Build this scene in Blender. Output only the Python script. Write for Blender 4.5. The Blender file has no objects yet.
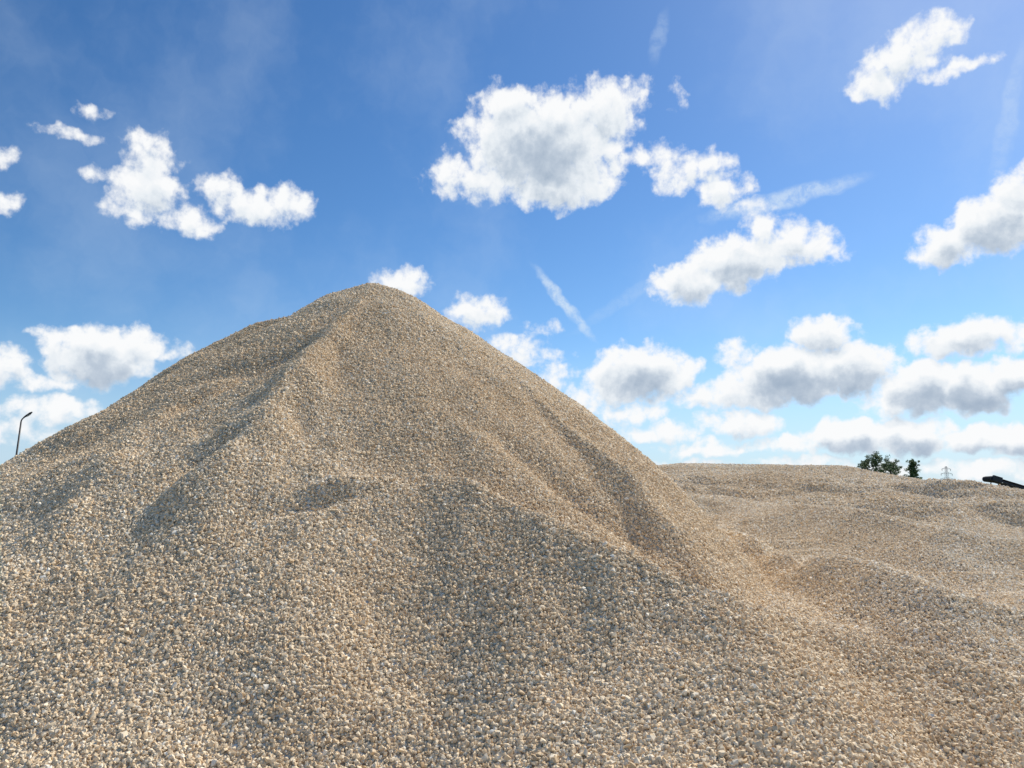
import bpy, math, random
import numpy as np
from mathutils import Vector, Matrix
rng = np.random.default_rng(7); random.seed(7)
S = bpy.context.scene; C = S.collection
S.view_settings.view_transform = 'Standard'; S.view_settings.look = 'None'; S.view_settings.exposure = 0
F = 759.0; PITCH = math.radians(9.0); EYE = 1.6
SUN_EL = math.radians(47); SUN_AZ = math.radians(44)

def ray(px, py):
    u = (px-512)/F; v = (384-py)/F
    return (u, math.cos(PITCH)-v*math.sin(PITCH), math.sin(PITCH)+v*math.cos(PITCH))
def at(px, py, Y):
    d = ray(px, py); k = Y/d[1]
    return (d[0]*k, Y, EYE+d[2]*k)

# ------------------------------------------------------------------ camera
cam = bpy.data.cameras.new('camera'); cam.lens = 36*F/1024; cam.sensor_width = 36; cam.clip_end = 9000
co = bpy.data.objects.new('camera', cam); C.objects.link(co)
co.location = (0, 0, EYE); co.rotation_euler = (math.radians(90)+PITCH, 0, 0); S.camera = co

# ------------------------------------------------------------------ noise
def vnoise(x, y, seed):
    r = np.random.default_rng(seed); T = r.random((128, 128))
    xi = np.floor(x).astype(int); yi = np.floor(y).astype(int); fx = x-xi; fy = y-yi
    fx = fx*fx*fx*(fx*(fx*6-15)+10); fy = fy*fy*fy*(fy*(fy*6-15)+10)
    a = T[xi % 128, yi % 128]; b = T[(xi+1) % 128, yi % 128]; c = T[xi % 128, (yi+1) % 128]; d = T[(xi+1) % 128, (yi+1) % 128]
    return (a*(1-fx)+b*fx)*(1-fy)+(c*(1-fx)+d*fx)*fy-0.5
def fbm(x, y, seed, n=4):
    s = 0; a = 1
    for i in range(n):
        s = s+a*vnoise(x*2**i+17*i, y*2**i+9*i, seed+i); a *= .5
    return s

# ------------------------------------------------------------------ relief of the gravel
def smax(a, b, k):
    h = np.clip(.5+.5*(a-b)/k, 0, 1)
    return b*(1-h)+a*h+k*h*(1-h)
def ridge(x, y, pts, slope, rnd=0.12):
    best = np.full(x.shape, -99.0)
    for (x0, y0, z0), (x1, y1, z1) in zip(pts[:-1], pts[1:]):
        dx, dy = x1-x0, y1-y0; L = dx*dx+dy*dy+1e-9
        t = np.clip(((x-x0)*dx+(y-y0)*dy)/L, 0, 1)
        d = np.hypot(x-x0-t*dx, y-y0-t*dy)
        z = z0+(z1-z0)*t-slope*(np.sqrt(d*d+rnd*rnd)-rnd)
        best = np.maximum(best, z)
    return best
def gauss(x, y, cx, cy, sx, sy, ang):
    c, s = math.cos(ang), math.sin(ang); u = (x-cx)*c+(y-cy)*s; v = -(x-cx)*s+(y-cy)*c
    return np.exp(-(u/sx)**2-(v/sy)**2)
APEX = at(376, 287, 9.0)
def base_pile(x, y):
    dx = x-APEX[0]; dy = y-APEX[1]
    d = np.hypot(np.where(dx > 0, dx*1.045, dx), dy)
    cone = APEX[2]-.70*(np.sqrt(d*d+.14)-.374)
    cone = cone-.36*np.clip(dx-3.05, 0, 9)
    sh = ridge(x, y, [at(352, 293, 9.4), at(300, 313, 10.0), at(245, 328, 10.4), at(160, 382, 10.2), at(60, 446, 9.8), at(-40, 514, 9.3), at(-200, 620, 9)], .82, .08)
    return smax(cone, sh, .07)
def base_bank(x, y):
    cx = np.interp(x, [-10, 2, 4.4, 8.4, 10.5, 13.4, 18, 30], [1.5, 2.5, 2.72, 2.68, 2.28, 1.62, 1.1, .6])
    near = np.clip((20-y)/14.5, 0, 1)
    cn = np.interp(x, [-10, 1.0, 1.9, 2.8, 5, 9, 13, 20], [2.6, 2.80, 2.58, 2.40, 2.20, 1.85, 1.5, 1.2])
    cx = cx*(1-near)+near*cn
    s = np.clip(5.1-y, 0, 6)
    return cx-.115*np.sqrt(np.maximum(20-y, 0)**2+.6)-.35*np.maximum(y-20.5, 0)-.85*s*s/(s+.4)
def hit(px, py, dh, fn=base_pile):
    Y = np.linspace(2, 20, 2400); d = ray(px, py); x = Y*d[0]/d[1]; z = EYE+Y*d[2]/d[1]
    gap = z-fn(x, Y); k = np.argmax(gap <= dh) if (gap <= dh).any() else np.argmin(gap)
    return (x[k], Y[k], z[k])
hb = lambda px, py, dh: hit(px, py, dh, base_bank)
FAN = [hit(430, 476, .02), hit(480, 488, .20), hit(545, 520, .38), hit(610, 554, .48), hit(665, 582, .54), hit(720, 602, .62)]
FAN2 = [FAN[-1], at(790, 620, 4.2), at(870, 636, 4.05), at(950, 656, 3.9), at(1030, 680, 3.8), at(1200, 728, 3.7)]
def heights(x, y):
    wx = x+.12*fbm(x*.7, y*.7, 11, 3)+.05*fbm(x*2.2, y*2.2, 13, 2); wy = y+.12*fbm(x*.7, y*.7, 31, 3)+.05*fbm(x*2.2, y*2.2, 33, 2)
    pile = base_pile(wx, wy)
    spur = ridge(wx, wy, [hit(372, 291, .0), hit(338, 322, .11), hit(303, 360, .20), hit(268, 400, .22), hit(236, 442, .17), hit(206, 482, .05)], .95, .05)
    pile = smax(pile, spur, .06)
    fx_, fy_ = .5*x+.5*wx, .5*y+.5*wy
    fan = ridge(fx_, fy_, FAN, .80, .04); pile = smax(pile, fan, .05)
    ps = FAN2; yl = np.interp(fx_, [p[0] for p in ps], [p[1] for p in ps])
    front = np.clip((yl-fy_)/.2+.5, 0, 1)
    fan2 = ridge(fx_, fy_, ps, .42, .06)*front+ridge(fx_, fy_, ps, .78, .06)*(1-front)
    pile = smax(pile, fan2, .08)
    spur2 = ridge(wx, wy, [hit(170, 410, 0), hit(130, 450, .06), hit(80, 500, .05), hit(20, 565, .02)], .9, .1); pile = smax(pile, spur2, .12)
    right = ridge(wx, wy, [hit(500, 362, .0), hit(560, 412, .09), hit(612, 462, .16), hit(655, 515, .18), hit(692, 562, .15), hit(715, 592, .10)], 1.0, .04)
    pile = smax(pile, right, .05)
    toe = .35+.12*fbm(x*.4, y*.4, 51, 3)-.5*np.clip((2.5-y)/3, 0, 1)
    toel = ridge(wx, wy, [at(-60, 580, 6.2), at(40, 655, 4.6), at(120, 750, 3.8)], .38, .5)
    pile = smax(pile, toel, .3)
    for (px, py, dz, sx, sy, a) in [(316, 505, -.13, .27, .07, .5), (340, 492, .07, .28, .07, .5), (196, 474, -.11, .13, .35, -.5), (258, 366, -.20, .15, .5, -.75),
                                    (560, 488, -.12, .7, .14, -.55), (235, 366, -.12, .45, .16, .2), (120, 420, -.05, .5, .2, .5)]:
        q = hit(px, py, 0); pile = pile+dz*gauss(x, y, q[0], q[1], sx, sy, a)
    gl = fbm(np.arctan2(x-APEX[0], 9-y)*5, np.hypot(x-APEX[0], y-9)*.3, 71, 4)
    pile = pile+.07*gl*np.clip(np.hypot(x-APEX[0], y-9)/2.5-.5, .0, 1)+.05*fbm(x*1.8, y*1.8, 81, 4)
    bank = base_bank(x, y)
    wv = fbm(x*.22+y*.12, y*1.15, 91, 4)
    bank = bank+.52*wv*np.clip((19.5-y)/5, .06, 1)*np.clip((y-4.5)/4, .15, 1)
    r1 = ridge(wx, wy, [hb(700, 528, .06), hb(745, 537, .18), hb(790, 544, .28), hb(835, 551, .35), hb(880, 566, .37), hb(945, 594, .33), hb(1040, 616, .28), hb(1200, 645, .2)], .65, .05)
    r2 = ridge(wx, wy, [hb(700, 494, .14), hb(800, 502, .28), hb(930, 524, .30), hb(1060, 546, .24)], .55, .06)
    r3 = ridge(wx, wy, [hb(740, 474, .10), hb(860, 482, .14), hb(940, 502, .10)], .45, .1)
    bank = smax(smax(smax(bank, r1, .05), r2, .06), r3, .1)
    for (px, py, dz, sx, sy, a) in [(880, 596, -.20, .8, .22, -.25), (800, 574, -.12, .5, .2, -.1), (850, 520, -.12, 1.5, .4, -.1)]:
        q = hb(px, py, 0); bank = bank+dz*gauss(x, y, q[0], q[1], sx, sy, a)
    bank = bank+.08*fbm(x*1.3, y*1.3, 101, 4)*np.clip((21-y)/5, .3, 1)
    pile = smax(pile, toe, .25)
    own = (bank > pile)
    z = smax(pile, bank, .06)
    rim = np.clip((np.hypot((x-4)/21, (y-13)/19)-.82)/.18, 0, 1)
    z = z*(1-rim)-.15*rim
    return z, own
X0, X1, Y0, Y1, ST = -17.0, 25.0, -6.0, 32.0, .05
gx = np.arange(X0, X1, ST); gy = np.arange(Y0, Y1, ST)
GX, GY = np.meshgrid(gx, gy, indexing='ij'); GZ, OWN = heights(GX, GY)
def zat(x, y):
    fx = np.clip((x-X0)/ST, 0, len(gx)-1.001); fy = np.clip((y-Y0)/ST, 0, len(gy)-1.001)
    i = fx.astype(int); j = fy.astype(int); a = fx-i; b = fy-j
    return (GZ[i, j]*(1-a)+GZ[i+1, j]*a)*(1-b)+(GZ[i, j+1]*(1-a)+GZ[i+1, j+1]*a)*b

# ------------------------------------------------------------------ material helpers
def newmat(name):
    m = bpy.data.materials.new(name); m.use_nodes = True
    nt = m.node_tree; b = nt.nodes['Principled BSDF']; return m, nt, b
def ramp(nt, stops):
    r = nt.nodes.new('ShaderNodeValToRGB'); e = r.color_ramp.elements
    e[0].position, e[0].color = stops[0][0], (*stops[0][1], 1); e[1].position, e[1].color = stops[-1][0], (*stops[-1][1], 1)
    for p, c in stops[1:-1]:
        n = e.new(p); n.color = (*c, 1)
    return r
def noise(nt, scale, detail=4, vec=None, rough=.5):
    n = nt.nodes.new('ShaderNodeTexNoise'); n.inputs['Scale'].default_value = scale; n.inputs['Detail'].default_value = detail
    n.inputs['Roughness'].default_value = rough
    if vec is not None: nt.links.new(vec, n.inputs['Vector'])
    return n
def simple(name, c0, c1, scale, rough=.7, metal=0):
    m, nt, b = newmat(name); tc = nt.nodes.new('ShaderNodeTexCoord')
    n = noise(nt, scale, 5, tc.outputs['Object']); r = ramp(nt, [(.3, c0), (.7, c1)])
    nt.links.new(n.outputs['Fac'], r.inputs[0]); nt.links.new(r.outputs[0], b.inputs['Base Color'])
    b.inputs['Roughness'].default_value = rough; b.inputs['Metallic'].default_value = metal
    return m
STONE = [(0, (.42, .29, .165)), (.25, (.63, .465, .285)), (.55, (.78, .62, .415)), (.8, (.87, .73, .53)), (1, (.96, .89, .75))]
mb, nt, b = newmat('gravel_bed')
tc = nt.nodes.new('ShaderNodeTexCoord'); vo = nt.nodes.new('ShaderNodeTexVoronoi'); vo.inputs['Scale'].default_value = 58
nt.links.new(tc.outputs['Object'], vo.inputs['Vector'])
sep = nt.nodes.new('ShaderNodeSeparateColor'); nt.links.new(vo.outputs['Color'], sep.inputs[0])
r = ramp(nt, STONE); nt.links.new(sep.outputs[0], r.inputs[0])
nt.links.new(r.outputs[0], b.inputs['Base Color']); b.inputs['Roughness'].default_value = .95
bp = nt.nodes.new('ShaderNodeBump'); bp.invert = True; bp.inputs['Distance'].default_value = .02; bp.inputs['Strength'].default_value = .9
nt.links.new(vo.outputs['Distance'], bp.inputs['Height']); nt.links.new(bp.outputs[0], b.inputs['Normal'])
ms, nt, b = newmat('crushed_stone')
at_ = nt.nodes.new('ShaderNodeAttribute'); at_.attribute_type = 'INSTANCER'; at_.attribute_name = 'tint'
r = ramp(nt, STONE); nt.links.new(at_.outputs['Fac'], r.inputs[0]); nt.links.new(r.outputs[0], b.inputs['Base Color'])
b.inputs['Roughness'].default_value = .9; b.inputs['Specular IOR Level'].default_value = .25

# ------------------------------------------------------------------ gravel bodies
def body(name, mask):
    nx, ny = GX.shape
    idx = np.arange(nx*ny).reshape(nx, ny)
    f = np.stack([idx[:-1, :-1], idx[1:, :-1], idx[1:, 1:], idx[:-1, 1:]], -1)[mask]
    u, inv = np.unique(f.ravel(), return_inverse=True)
    V = np.stack([GX.ravel(), GY.ravel(), GZ.ravel()], -1)[u]
    me = bpy.data.meshes.new(name); me.from_pydata(V.tolist(), [], inv.reshape(-1, 4).tolist())
    me.polygons.foreach_set('use_smooth', [True]*len(me.polygons)); me.materials.append(mb); me.update()
    o = bpy.data.objects.new(name, me); C.objects.link(o); return o
fo = OWN[:-1, :-1]
pile = body('gravel_pile', ~fo); bank = body('gravel_bank', fo)
pile['label'] = 'tall peaked pile of beige crushed stone with slumped folds down its slope'; pile['category'] = 'gravel pile'
bank['label'] = 'low flat-topped gravel bank stretching away to the right behind the tall pile'; bank['category'] = 'gravel bank'

# ------------------------------------------------------------------ loose stones
def scatter(n, ya, yb, dmul):
    y = np.sqrt(rng.random(n)*(yb*yb-ya*ya)+ya*ya); x = (rng.random(n)*2-1)*.78*y
    s = np.exp(rng.normal(math.log(.0072), .25, n))*dmul
    s = np.clip(s, .0042*dmul, .0134*dmul)
    z = zat(x, y); keep = np.ones(n, bool)
    for t in np.linspace(.12, .97, 34):
        keep &= zat(x*t, y*t) < (EYE+(z-EYE)*t)+.30*(1-t)+.08
    return x[keep], y[keep], z[keep], s[keep]
def cnt(ya, yb, dens): return int(.78*(yb*yb-ya*ya)*dens)
P = [scatter(cnt(2.0, 7, 10400), 2.0, 7, 1), scatter(cnt(7, 12, 7000), 7, 12, 1.12), scatter(cnt(12, 22, 2200), 12, 22, 1.65)]
PX, PY, PZ, PS = [np.concatenate([p[k] for p in P]) for k in range(4)]
fi = np.clip(((PX-X0)/ST).astype(int), 0, len(gx)-2); fj = np.clip(((PY-Y0)/ST).astype(int), 0, len(gy)-2)
POWN = fo[fi, fj]
def gn_tree():
    t = bpy.data.node_groups.new('stones_on_points', 'GeometryNodeTree')
    t.interface.new_socket('Geometry', in_out='INPUT', socket_type='NodeSocketGeometry')
    t.interface.new_socket('Geometry', in_out='OUTPUT', socket_type='NodeSocketGeometry')
    N = t.nodes; L = t.links; gi = N.new('NodeGroupInput'); go = N.new('NodeGroupOutput')
    g2i = N.new('GeometryNodeGeometryToInstance')
    for k in range(9):
        ic = N.new('GeometryNodeMeshIcoSphere'); ic.inputs['Subdivisions'].default_value = 1
        rv = N.new('FunctionNodeRandomValue'); rv.data_type = 'FLOAT_VECTOR'
        rv.inputs['Min'].default_value = (-.42,)*3; rv.inputs['Max'].default_value = (.42,)*3; rv.inputs['Seed'].default_value = k*13+2
        sp = N.new('GeometryNodeSetPosition'); L.new(ic.outputs[0], sp.inputs['Geometry']); L.new(rv.outputs['Value'], sp.inputs['Offset'])
        ch = N.new('GeometryNodeConvexHull'); L.new(sp.outputs[0], ch.inputs[0])
        sm = N.new('GeometryNodeSetMaterial'); sm.inputs['Material'].default_value = ms; L.new(ch.outputs[0], sm.inputs[0])
        L.new(sm.outputs[0], g2i.inputs[0])
    ip = N.new('GeometryNodeInstanceOnPoints'); L.new(gi.outputs[0], ip.inputs['Points']); L.new(g2i.outputs[0], ip.inputs['Instance'])
    ip.inputs['Pick Instance'].default_value = True
    def na(nm, ty):
        a = N.new('GeometryNodeInputNamedAttribute'); a.data_type = ty; a.inputs[0].default_value = nm; return a.outputs[0]
    L.new(na('variant', 'INT'), ip.inputs['Instance Index'])
    e2r = N.new('FunctionNodeEulerToRotation'); L.new(na('turn', 'FLOAT_VECTOR'), e2r.inputs[0]); L.new(e2r.outputs[0], ip.inputs['Rotation'])
    L.new(na('size', 'FLOAT_VECTOR'), ip.inputs['Scale']); L.new(ip.outputs[0], go.inputs[0])
    return t
GT = gn_tree()
def stones(mask, parent, lift=0):
    x, y, z, s = PX[mask], PY[mask], PZ[mask], PS[mask]; n = len(x)
    me = bpy.data.meshes.new('loose_stones'); me.vertices.add(n)
    z = z+s*rng.uniform(-.25, .95, n)
    me.vertices.foreach_set('co', np.stack([x, y, z], -1).ravel())
    def add(nm, ty, key, arr):
        a = me.attributes.new(nm, ty, 'POINT'); a.data.foreach_set(key, arr)
    add('turn', 'FLOAT_VECTOR', 'vector', rng.uniform(0, 6.283, (n, 3)).ravel())
    add('size', 'FLOAT_VECTOR', 'vector', (s[:, None]*rng.uniform(.65, 1.4, (n, 3))).ravel())
    add('variant', 'INT', 'value', rng.integers(0, 9, n).astype(np.int32))
    tint = np.clip(rng.normal(.60+lift, .17, n)+.20*fbm(x*.6, y*.6, 131, 3), 0, 1)
    add('tint', 'FLOAT', 'value', tint)
    me.materials.append(ms)
    o = bpy.data.objects.new('loose_stones', me); C.objects.link(o); o.parent = parent; o['kind'] = 'stuff'
    md = o.modifiers.new('scatter', 'NODES'); md.node_group = GT
stones(~POWN, pile); stones(POWN, bank, .12)

# ------------------------------------------------------------------ ground
me = bpy.data.meshes.new('ground')
R_, N_ = 6000, 64
vs = [(0, 0, -.02)]+[(r_*math.cos(2*math.pi*i/N_), r_*math.sin(2*math.pi*i/N_), -.02) for r_ in (60, 400, R_) for i in range(N_)]
fs = [(0, 1+i, 1+(i+1) % N_) for i in range(N_)]
for k in range(2):
    fs += [(1+k*N_+i, 1+(k+1)*N_+i, 1+(k+1)*N_+(i+1) % N_, 1+k*N_+(i+1) % N_) for i in range(N_)]
me.from_pydata(vs, [], fs); me.update()
gr = bpy.data.objects.new('ground', me); C.objects.link(gr); gr['kind'] = 'structure'
mg, nt, b = newmat('dry_ground'); tc = nt.nodes.new('ShaderNodeTexCoord'); n = noise(nt, .03, 8, tc.outputs['Object'])
r = ramp(nt, [(.35, (.07, .085, .035)), (.5, (.16, .14, .08)), (.65, (.26, .22, .16))]); nt.links.new(n.outputs['Fac'], r.inputs[0])
nt.links.new(r.outputs[0], b.inputs['Base Color']); b.inputs['Roughness'].default_value = 1; me.materials.append(mg)

# ------------------------------------------------------------------ mesh builder
class MB:
    def __init__(s): s.v = []; s.f = []
    def box(s, c, d, M=None):
        M = M or Matrix(); o = len(s.v)
        for i in (-1, 1):
            for j in (-1, 1):
                for k in (-1, 1): s.v.append(tuple(M @ Vector((c[0]+i*d[0]/2, c[1]+j*d[1]/2, c[2]+k*d[2]/2))))
        s.f += [tuple(o+q for q in f) for f in ((0, 1, 3, 2), (4, 6, 7, 5), (0, 4, 5, 1), (2, 3, 7, 6), (0, 2, 6, 4), (1, 5, 7, 3))]
    def tube(s, pts, rad, n=10, cap=True):
        pts = [Vector(p) for p in pts]; o = len(s.v)
        rad = rad if isinstance(rad, (list, tuple)) else [rad]*len(pts)
        for i, p in enumerate(pts):
            d = (pts[min(i+1, len(pts)-1)]-pts[max(i-1, 0)]).normalized()
            a = d.orthogonal() if abs(d.y) > .99 else d.cross(Vector((0, 1, 0))); a.normalize(); b_ = d.cross(a)
            for k in range(n):
                t = 2*math.pi*k/n; s.v.append(tuple(p+(a*math.cos(t)+b_*math.sin(t))*rad[i]))
        for i in range(len(pts)-1):
            for k in range(n):
                s.f.append((o+i*n+k, o+i*n+(k+1) % n, o+(i+1)*n+(k+1) % n, o+(i+1)*n+k))
        if cap:
            s.f.append(tuple(o+k for k in range(n))[::-1]); s.f.append(tuple(o+(len(pts)-1)*n+k for k in range(n)))
    def build(s, name, mat, parent=None, smooth=False):
        me = bpy.data.meshes.new(name); me.from_pydata(s.v, [], s.f); me.materials.append(mat); me.update()
        if smooth: me.polygons.foreach_set('use_smooth', [True]*len(me.polygons))
        o = bpy.data.objects.new(name, me); C.objects.link(o); o.parent = parent; return o
def thing(name, label, cat, loc, rz=0, group=None):
    o = bpy.data.objects.new(name, None); C.objects.link(o); o.location = loc; o.rotation_euler = (0, 0, rz)
    o['label'] = label; o['category'] = cat
    if group: o['group'] = group
    return o
steel = simple('weathered_steel', (.10, .11, .12), (.17, .18, .19), 3, .7, 0)
dark = simple('dark_painted_steel', (.018, .019, .022), (.04, .04, .045), 4, .55)
rubber = simple('black_rubber', (.012, .012, .013), (.03, .03, .03), 6, .9)
glassm = simple('lamp_diffuser', (.35, .36, .36), (.5, .5, .48), 4, .3)

# ------------------------------------------------------------------ street lamp, far left behind the pile
bx, by, _ = at(14.5, 455, 66)
lp = thing('street_lamp', 'thin dark street lamp with one angled arm beyond the left foot of the pile', 'street lamp', (bx, by, 0))
zt = at(22, 416, 66)[2]
m = MB(); m.tube([(-.05, 0, 0), (0, 0, 1.2), (.28, 0, zt-.5)], [.11, .10, .065], 12); m.build('pole', dark, lp, True)
m = MB(); arc = [(.28+.7*(1-math.cos(t)), 0, zt-.5+.5*math.sin(t)) for t in np.linspace(0, .9, 9)]
m.tube(arc, .055, 8); m.build('arm', dark, lp, True)
e = arc[-1]; m = MB()
m.tube([(e[0]-.08, 0, e[2]-.02), (e[0]+.12, 0, e[2]+.11), (e[0]+.45, 0, e[2]+.34), (e[0]+.62, 0, e[2]+.46)], [.05, .09, .10, .05], 10)
hd = m.build('lamp_head', dark, lp, True)
m = MB(); m.box((0, 0, 0), (.32, .13, .04), Matrix.Translation((e[0]+.34, 0, e[2]+.16)) @ Matrix.Rotation(-.6, 4, 'Y')); m.build('diffuser', glassm, hd)
m = MB(); m.box((-.02, -.12, 1.0), (.14, .04, .5)); m.build('service_hatch', steel, lp)

# ------------------------------------------------------------------ trees
bark = simple('bark', (.05, .035, .022), (.12, .085, .055), 2, .95)
def leafmat(name, c0, c1, c2):
    m, nt, b = newmat(name); tc = nt.nodes.new('ShaderNodeTexCoord'); n = noise(nt, .9, 5, tc.outputs['Object'], .7)
    r = ramp(nt, [(.3, c0), (.5, c1), (.72, c2)]); nt.links.new(n.outputs['Fac'], r.inputs[0]); nt.links.new(r.outputs[0], b.inputs['Base Color'])
    b.inputs['Roughness'].default_value = .8; return m
lf1 = leafmat('dark_foliage', (.045, .08, .025), (.08, .14, .04), (.15, .22, .065))
lf2 = leafmat('mid_foliage', (.06, .10, .03), (.11, .18, .05), (.19, .25, .08))
def tree(name, label, px, top, Y, wid, kind, lm):
    x, y, zt = at(px, top, Y); t = thing(name, label, 'tree', (x, y, 0), 0)
    rnd = random.Random(int(px)); m = MB()
    m.tube([(0, 0, 0), (.08, 0, zt*.3), (-.05, .05, zt*.65), (0, 0, zt*.95)], [.26, .2, .12, .03], 9)
    tips = []
    nb = 26 if kind == 'cone' else 22
    for i in range(nb):
        h = zt*(.3+.66*i/nb); a = i*2.4+rnd.random()
        if kind == 'cone': L = wid*(.12+.88*(1-(h/zt))/.7)*rnd.uniform(.75, 1.05)
        else: L = wid*math.sqrt(max(.06, 1-((h/zt-.62)/.42)**2))*rnd.uniform(.6, 1.15)
        up = .1*L if kind == 'cone' else .45*L
        p1 = (math.cos(a)*L, math.sin(a)*L, min(h+up, zt-.1)); m.tube([(0, 0, h), (p1[0]*.5, p1[1]*.5, h+up*.3), p1], [.07, .045, .015], 5)
        tips.append(((0, 0, h), p1, L))
    m.build('trunk', bark, t, True)
    c = MB()
    for p0, p1, L in tips:
        for q in range(9):
            f = rnd.uniform(.3, 1.02); cx = [p0[k]+(p1[k]-p0[k])*f for k in range(3)]
            cr = (.5 if kind == 'cone' else .54)*rnd.uniform(.5, 1.1)*(wid/2.6)
            cx = [cx[0]+rnd.gauss(0, .25), cx[1]+rnd.gauss(0, .25), cx[2]+rnd.gauss(0, .2)]
            for l in range(22):
                d = Vector((rnd.gauss(0, 1), rnd.gauss(0, 1), rnd.gauss(0, .7))); d = d.normalized()*cr*rnd.random()**.45
                o = Vector(cx)+d; a = Vector((rnd.gauss(0, 1), rnd.gauss(0, 1), rnd.gauss(0, 1))).normalized(); b_ = a.orthogonal().normalized()
                w = rnd.uniform(.07, .13); k = len(c.v)
                c.v += [tuple(o-a*w*1.6), tuple(o+b_*w*.7), tuple(o+a*w*1.6), tuple(o-b_*w*.7)]; c.f.append((k, k+1, k+2, k+3))
    c.build('crown', lm, t)
tree('leafy_tree', 'dark green broad tree on the skyline, tallest crown of the clump behind the bank', 875, 454, 118, 2.2, 'round', lf1)
tree('leafy_tree', 'lower rounded tree touching the right side of the tallest crown on the skyline', 890, 462, 122, 2.2, 'round', lf2)
tree('leafy_tree', 'small bushy tree on the left edge of the skyline clump', 866, 460, 121, 1.3, 'round', lf1)
tree('conifer_tree', 'narrow pointed conifer standing alone to the right of the tree clump', 912, 458, 116, 1.5, 'cone', lf2)

# ------------------------------------------------------------------ pylon
px_, py_, pz_ = at(946, 467, 480)
py = thing('power_pylon', 'faint lattice electricity pylon on the horizon between the trees and the conveyor', 'pylon', (px_, py_, 0), .3)
m = MB(); H = pz_; r_ = .08
def half(z): return np.interp(z, [0, H*.6, H], [3.2, 1.0, .35])
zs = [0, 5, 9.5, 13.5, 17, 20, 23, 25.0, H]
for sx in (-1, 1):
    for sy in (-1, 1): m.tube([(sx*half(z), sy*half(z), z) for z in zs], r_, 4)
for a, b_ in zip(zs[:-1], zs[1:]):
    ha, hb2 = half(a), half(b_)
    for sy in (-1, 1):
        m.tube([(-ha, sy*ha, a), (hb2, sy*hb2, b_)], r_*.6, 4); m.tube([(ha, sy*ha, a), (-hb2, sy*hb2, b_)], r_*.6, 4)
        m.tube([(sy*ha, -ha, a), (sy*hb2, hb2, b_)], r_*.6, 4); m.tube([(-hb2, sy*hb2, b_), (hb2, sy*hb2, b_)], r_*.6, 4)
m.build('tower', steel, py)
for z, w in ((H-7.5, 5.5), (H-4.2, 4.4), (H-1.2, 3.4)):
    a = MB()
    for s in (-1, 1):
        for q in (-.5, .5): a.tube([(0, q, z), (s*w, 0, z)], .07, 4)
        a.tube([(0, 0, z+1.2), (s*w, 0, z)], .06, 4)
        for f in (.35, .65): a.tube([(s*w*f, 0, z), (s*w*f, 0, z+1.2*(1-f))], .05, 4)
    ar = a.build('cross_arm', steel, py)
    for s in (-1, 1):
        i = MB(); i.tube([(s*w, 0, z), (s*w, 0, z-.5), (s*w, 0, z-1.3)], [.08, .16, .08], 6); i.build('insulator', dark, ar)

# ------------------------------------------------------------------ conveyor
hx, hy, hz = at(989, 479, 60)
LEN = 10.0; TL = math.radians(17)
cv = thing('belt_conveyor', 'black mobile belt conveyor poking up past the right end of the gravel bank', 'conveyor', (hx, hy, 0), 0)
M = Matrix.Translation((0, 0, hz)) @ Matrix.Rotation(TL, 4, 'Y')
m = MB()
for s in (-.5, .5):
    m.box((LEN/2, s, .0), (LEN, .06, .14), M); m.box((LEN/2+.6, s, -.5), (LEN-1.4, .05, .08), M)
    for k in range(11):
        x0 = .5+k*.85; m.box((x0, s, -.25), (.06, .05, .44), M)
        m.box((0, 0, 0), (.9, .035, .05), M @ Matrix.Translation((x0+.42, s, -.25)) @ Matrix.Rotation(.46 if k % 2 else -.46, 4, 'Y'))
for k in range(6): m.box((.8+k*1.7, 0, -.5), (.06, 1.0, .06), M)
m.build('frame', dark, cv)
m = MB(); pr = []
for t in np.linspace(-math.pi/2, -3*math.pi/2, 9): pr.append((.22*math.cos(t), .22*math.sin(t)))
pr = [(LEN, -.06), (.9, -.06)]+pr+[(LEN, .18)]
for i in range(len(pr)):
    a, b_ = pr[i], pr[(i+1) % len(pr)]; k = len(m.v)
    for q, sy in ((a, -.42), (a, .42), (b_, .42), (b_, -.42)): m.v.append(tuple(M @ Vector((q[0], sy, q[1]))))
    m.f.append((k, k+1, k+2, k+3))
m.build('belt', rubber, cv)
m = MB(); m.tube([tuple(M @ Vector((0, s, 0))) for s in (-.55, .55)], .205, 20); m.build('head_drum', dark, cv)
m = MB(); m.tube([tuple(M @ Vector((LEN, s, 0))) for s in (-.55, .55)], .205, 20); m.build('tail_drum', dark, cv)
m = MB(); m.box((.25, -.62, .05), (.7, .18, .42), M); m.build('motor_housing', dark, cv)
for s in (-.7, .7):
    m = MB(); top = M @ Vector((4.2, s, -.45)); m.tube([tuple(top), (5.6, s, .5)], .06, 8); top = M @ Vector((7.3, s, -.3)); m.tube([tuple(top), (5.6, s, .5)], .06, 8); m.build('leg', dark, cv)
    w = MB(); w.tube([(5.6, s-.12, .5), (5.6, s+.12, .5)], .5, 24); wh = w.build('wheel', rubber, cv)
    w = MB(); w.tube([(5.6, s-.135, .5), (5.6, s+.135, .5)], .24, 18); w.build('rim', steel, wh)

# ------------------------------------------------------------------ sun
sd = Vector((math.sin(SUN_AZ)*math.cos(SUN_EL), math.cos(SUN_AZ)*math.cos(SUN_EL), math.sin(SUN_EL)))
sl = bpy.data.lights.new('sun', 'SUN'); sl.energy = 5.0; sl.angle = math.radians(.53); sl.color = (1, .935, .81)
so = bpy.data.objects.new('sun', sl); C.objects.link(so); so.rotation_euler = (-sd).to_track_quat('-Z', 'Y').to_euler()

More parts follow.
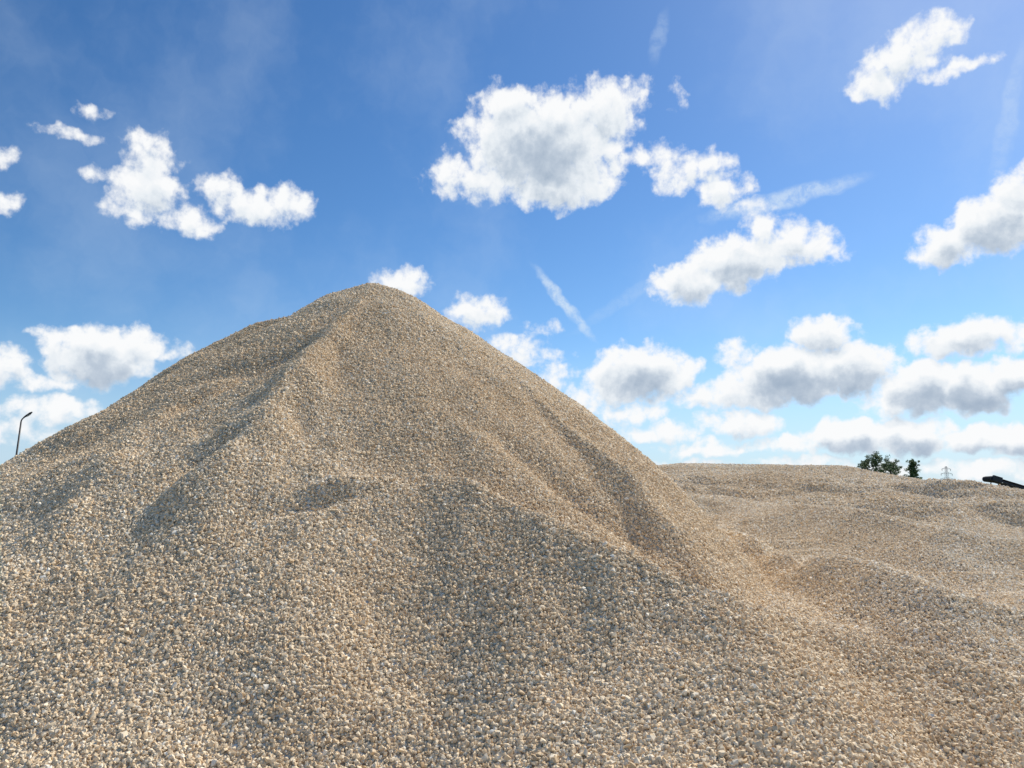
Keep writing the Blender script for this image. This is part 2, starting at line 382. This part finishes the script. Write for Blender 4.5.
# ------------------------------------------------------------------ sky with clouds, all in view direction angles
W = bpy.data.worlds.new('World'); S.world = W; W.use_nodes = True; nt = W.node_tree; N = nt.nodes; L = nt.links; N.clear()
W.cycles.sampling_method = 'NONE'
def azel(px, py):
    d = ray(px, py); l = math.sqrt(sum(c*c for c in d)); return math.atan2(d[0], d[1]), math.asin(d[2]/l)
def blob(cx, cy, rx, ry, amp):
    a, e = azel(cx, cy); a1, _ = azel(cx+1, cy); _, e1 = azel(cx, cy-1)
    return a, e, rx*(a1-a), ry*(e1-e), amp
CL = [  # centre x, centre y, half width, half height, thickness
 (540,146,84,58,1.0),(600,114,44,34,.7),(476,180,54,24,.55),(560,184,60,28,.75),(516,108,46,26,.65),(610,150,26,30,.5),(626,100,26,24,.42),
 (650,154,30,13,.32),(690,168,42,18,.5),(724,190,32,21,.55),(676,182,24,12,.3),(745,206,28,9,.26),(678,96,7,12,.12),
 (876,80,28,26,.55),(900,58,42,24,.6),(932,34,36,22,.55),(956,70,44,10,.4),(920,66,28,16,.4),
 (688,282,40,24,.75),(736,262,52,30,.9),(792,244,44,24,.7),(764,232,28,18,.5),(842,250,12,12,.2),
 (948,246,42,24,.75),(992,224,50,32,.95),(1024,198,34,34,.75),
 (150,156,32,24,.55),(150,190,42,28,.65),(182,220,36,15,.5),(126,206,22,18,.35),(96,174,18,11,.24),
 (224,190,26,20,.5),(256,206,46,21,.6),(290,204,26,20,.5),
 (98,112,18,7,.18),(68,133,28,8,.24),(4,200,18,12,.35),(2,156,16,9,.2),
 (100,358,64,32,.95),(66,342,30,17,.6),(138,346,28,22,.7),(4,368,36,22,.6),(40,382,40,12,.4),(50,412,64,14,.45),(14,430,50,12,.35),(176,350,18,9,.2),
 (400,282,30,17,.5),(478,312,30,18,.55),(512,348,30,15,.4),(552,376,26,15,.4),(540,330,14,9,.2),(520,358,44,10,.25),
 (640,374,56,32,1.0),(612,388,30,20,.6),(684,372,24,16,.5),(590,398,28,14,.4),(620,414,46,13,.4),
 (818,334,40,20,.75),(790,376,70,32,1.1),(852,370,50,30,1.0),(738,352,22,15,.4),(704,396,46,15,.5),(752,392,50,20,.75),
 (962,338,66,21,.75),(1004,336,38,17,.5),(922,386,50,28,1.05),(974,388,60,28,1.1),(1014,378,40,24,.95),(900,406,44,14,.6),
 (655,432,52,11,.45),(742,424,44,14,.7),(710,448,56,9,.5),(786,444,34,10,.5),(850,438,54,19,.95),(912,436,48,21,1.0),(984,438,52,16,.85),(1016,442,30,20,.85),(800,462,50,7,.4),(900,468,76,9,.5),(1000,471,54,10,.5),(690,466,50,6,.35)]
blobs = [blob(*c) for c in CL]
blobs += [blob(*c) for c in [(-160,300,90,40,1),(-260,180,70,30,.7),(1180,330,90,35,1.1),(1300,180,80,40,.9)]]
g = bpy.data.node_groups.new('cloud_field', 'ShaderNodeTree')
g.interface.new_socket('P', in_out='INPUT', socket_type='NodeSocketVector'); g.interface.new_socket('T', in_out='OUTPUT', socket_type='NodeSocketFloat')
GN_, GL = g.nodes, g.links; gi = GN_.new('NodeGroupInput'); go = GN_.new('NodeGroupOutput'); acc = None
for a, e_, ra, re, amp in blobs:
    v = GN_.new('ShaderNodeVectorMath'); v.operation = 'MULTIPLY_ADD'; GL.new(gi.outputs[0], v.inputs[0])
    v.inputs[1].default_value = (1/ra, 1/re, 0); v.inputs[2].default_value = (-a/ra, -e_/re, 0)
    d = GN_.new('ShaderNodeVectorMath'); d.operation = 'DOT_PRODUCT'; GL.new(v.outputs[0], d.inputs[0]); GL.new(v.outputs[0], d.inputs[1])
    q = GN_.new('ShaderNodeMath'); q.operation = 'MULTIPLY_ADD'; GL.new(d.outputs['Value'], q.inputs[0]); q.inputs[1].default_value = -amp; q.inputs[2].default_value = amp
    if acc is None: acc = q.outputs[0]
    else:
        s = GN_.new('ShaderNodeMath'); s.operation = 'SMOOTH_MAX'; s.inputs[2].default_value = .12
        GL.new(acc, s.inputs[0]); GL.new(q.outputs[0], s.inputs[1]); acc = s.outputs[0]
GL.new(acc, go.inputs[0])
def mth(op, a, b=None, c=None, clamp=False):
    n = N.new('ShaderNodeMath'); n.operation = op; n.use_clamp = clamp
    for i, v in enumerate((a, b, c)):
        if v is None: continue
        if isinstance(v, (int, float)): n.inputs[i].default_value = v
        else: L.new(v, n.inputs[i])
    return n.outputs[0]
def vmt(op, a, b=None, c=None):
    n = N.new('ShaderNodeVectorMath'); n.operation = op
    for i, v in enumerate((a, b, c)):
        if v is None: continue
        if isinstance(v, tuple): n.inputs[i].default_value = v
        else: L.new(v, n.inputs[i])
    return n.outputs[0]
def mrange(x, a, b, c=0., d=1., sm=True):
    n = N.new('ShaderNodeMapRange'); n.interpolation_type = 'SMOOTHSTEP' if sm else 'LINEAR'
    L.new(x, n.inputs[0]); n.inputs[1].default_value = a; n.inputs[2].default_value = b; n.inputs[3].default_value = c; n.inputs[4].default_value = d
    return n.outputs[0]
tc = N.new('ShaderNodeTexCoord'); sp = N.new('ShaderNodeSeparateXYZ'); L.new(tc.outputs['Generated'], sp.inputs[0])
az = mth('ARCTAN2', sp.outputs[0], sp.outputs[1]); el = mth('ARCSINE', sp.outputs[2])
cb = N.new('ShaderNodeCombineXYZ'); L.new(az, cb.inputs[0]); L.new(el, cb.inputs[1]); Pv = cb.outputs[0]
def n2(scale, detail, vec, rough=.55):
    n = N.new('ShaderNodeTexNoise'); n.noise_dimensions = '2D'; n.inputs['Scale'].default_value = scale; n.inputs['Detail'].default_value = detail
    n.inputs['Roughness'].default_value = rough; L.new(vec, n.inputs['Vector']); return n
w1 = n2(28, 4, Pv, .5)
wv = vmt('MULTIPLY_ADD', vmt('SUBTRACT', w1.outputs['Color'], (.5, .5, .5)), (.038, .028, 0), Pv)
def field(off):
    p = vmt('ADD', wv, off); f = N.new('ShaderNodeGroup'); f.node_tree = g; L.new(p, f.inputs[0])
    p2 = vmt('ADD', Pv, off)
    fb = n2(38, 8, p2, .60).outputs['Fac']
    vo = N.new('ShaderNodeTexVoronoi'); vo.voronoi_dimensions = '2D'; vo.feature = 'F1'; vo.inputs['Scale'].default_value = 52
    vo.inputs['Detail'].default_value = 1.5; L.new(p, vo.inputs['Vector'])
    bil = mth('MULTIPLY', mth('SUBTRACT', .45, vo.outputs['Distance']), .26)
    return f.outputs[0], mth('ADD', mth('MULTIPLY_ADD', mth('SUBTRACT', fb, .5), 1.3, f.outputs[0]), bil)
T0, D0 = field((0, 0, 0)); T1, D1 = field((-.002, .015, 0))
alpha = mrange(D0, -.22, .44)
grey = mrange(mth('MULTIPLY_ADD', D1, .4, mth('MULTIPLY', T1, .6)), .10, 1.35)
emb = mth('MULTIPLY', mth('SUBTRACT', D0, D1), .16)
br = mth('ADD', mth('MULTIPLY_ADD', grey, -1.0, 1.0), emb, None, True)
cr = N.new('ShaderNodeValToRGB'); L.new(br, cr.inputs[0]); e = cr.color_ramp.elements
e[0].position = 0; e[0].color = (.37, .46, .58, 1); e[1].position = 1; e[1].color = (.96, .97, .98, 1)
for p_, c_ in ((.35, (.54, .62, .72)), (.7, (.81, .86, .91))):
    q = e.new(p_); q.color = (*c_, 1)
def streak(p0, p1, wpx, amt):
    a0, e0 = azel(*p0); a1, e1 = azel(*p1); dx, dy = a1-a0, e1-e0; l = math.hypot(dx, dy); tx, ty = dx/l, dy/l
    mx, my = (a0+a1)/2, (e0+e1)/2; q = vmt('SUBTRACT', wv2, (mx, my, 0))
    u = N.new('ShaderNodeVectorMath'); u.operation = 'DOT_PRODUCT'; L.new(q, u.inputs[0]); u.inputs[1].default_value = (tx/(l/2), ty/(l/2), 0)
    v = N.new('ShaderNodeVectorMath'); v.operation = 'DOT_PRODUCT'; L.new(q, v.inputs[0]); w = wpx/F; v.inputs[1].default_value = (-ty/w, tx/w, 0)
    r = mth('ADD', mth('MULTIPLY', u.outputs['Value'], u.outputs['Value']), mth('MULTIPLY', v.outputs['Value'], v.outputs['Value']))
    return mth('MULTIPLY', mrange(r, 0, 1, 1, 0), amt)
wv2 = vmt('MULTIPLY_ADD', vmt('SUBTRACT', w1.outputs['Color'], (.5, .5, .5)), (.018, .018, 0), Pv)
st = None
for a in [((690, 222), (880, 172), 11, .65), ((528, 260), (600, 347), 7, .75), ((668, 0), (652, 70), 9, .22), ((1030, 20), (990, 200), 9, .2), ((560, 340), (700, 250), 8, .14)]:
    s = streak(*a); st = s if st is None else mth('MAXIMUM', st, s)
fib = mrange(n2(60, 5, wv2, .7).outputs['Fac'], .3, .65, .35, 1)
st = mth('MULTIPLY', st, fib)
hz_ = mth('MULTIPLY', mrange(n2(3.2, 6, wv, .6).outputs['Fac'], .40, .8), .18)
low = mrange(el, -.04, .22, .50, 0)
thin = mth('MAXIMUM', mth('ADD', st, hz_), mth('MULTIPLY', low, mrange(n2(9, 5, wv, .6).outputs['Fac'], .2, .75, .4, 1.0)))
sky = N.new('ShaderNodeTexSky'); sky.sky_type = 'NISHITA'; sky.sun_disc = False; sky.sun_elevation = SUN_EL; sky.sun_rotation = SUN_AZ
sky.air_density = 1.0; sky.dust_density = .3; sky.ozone_density = 2.5
sk = N.new('ShaderNodeMix'); sk.data_type = 'RGBA'; sk.blend_type = 'MULTIPLY'; sk.inputs[0].default_value = 1; L.new(sky.outputs[0], sk.inputs[6]); sk.inputs[7].default_value = (.1, .1, .1, 1)
gm = N.new('ShaderNodeGamma'); L.new(sk.outputs[2], gm.inputs[0]); gm.inputs[1].default_value = 1.18
hs = N.new('ShaderNodeHueSaturation'); L.new(gm.outputs[0], hs.inputs['Color']); hs.inputs['Saturation'].default_value = 1.18; hs.inputs['Value'].default_value = 1.38
hmx = N.new('ShaderNodeMix'); hmx.data_type = 'RGBA'; L.new(mrange(el, -.02, .22, .75, 0), hmx.inputs[0]); L.new(hs.outputs[0], hmx.inputs[6]); hmx.inputs[7].default_value = (.38, .60, .87, 1)
m1 = N.new('ShaderNodeMix'); m1.data_type = 'RGBA'; L.new(thin, m1.inputs[0]); L.new(hmx.outputs[2], m1.inputs[6]); m1.inputs[7].default_value = (.70, .82, .94, 1)
m2 = N.new('ShaderNodeMix'); m2.data_type = 'RGBA'; L.new(alpha, m2.inputs[0]); L.new(m1.outputs[2], m2.inputs[6]); L.new(cr.outputs[0], m2.inputs[7])
bg = N.new('ShaderNodeBackground'); L.new(m2.outputs[2], bg.inputs[0]); bg.inputs[1].default_value = 1.0
ow = N.new('ShaderNodeOutputWorld'); L.new(bg.outputs[0], ow.inputs[0])
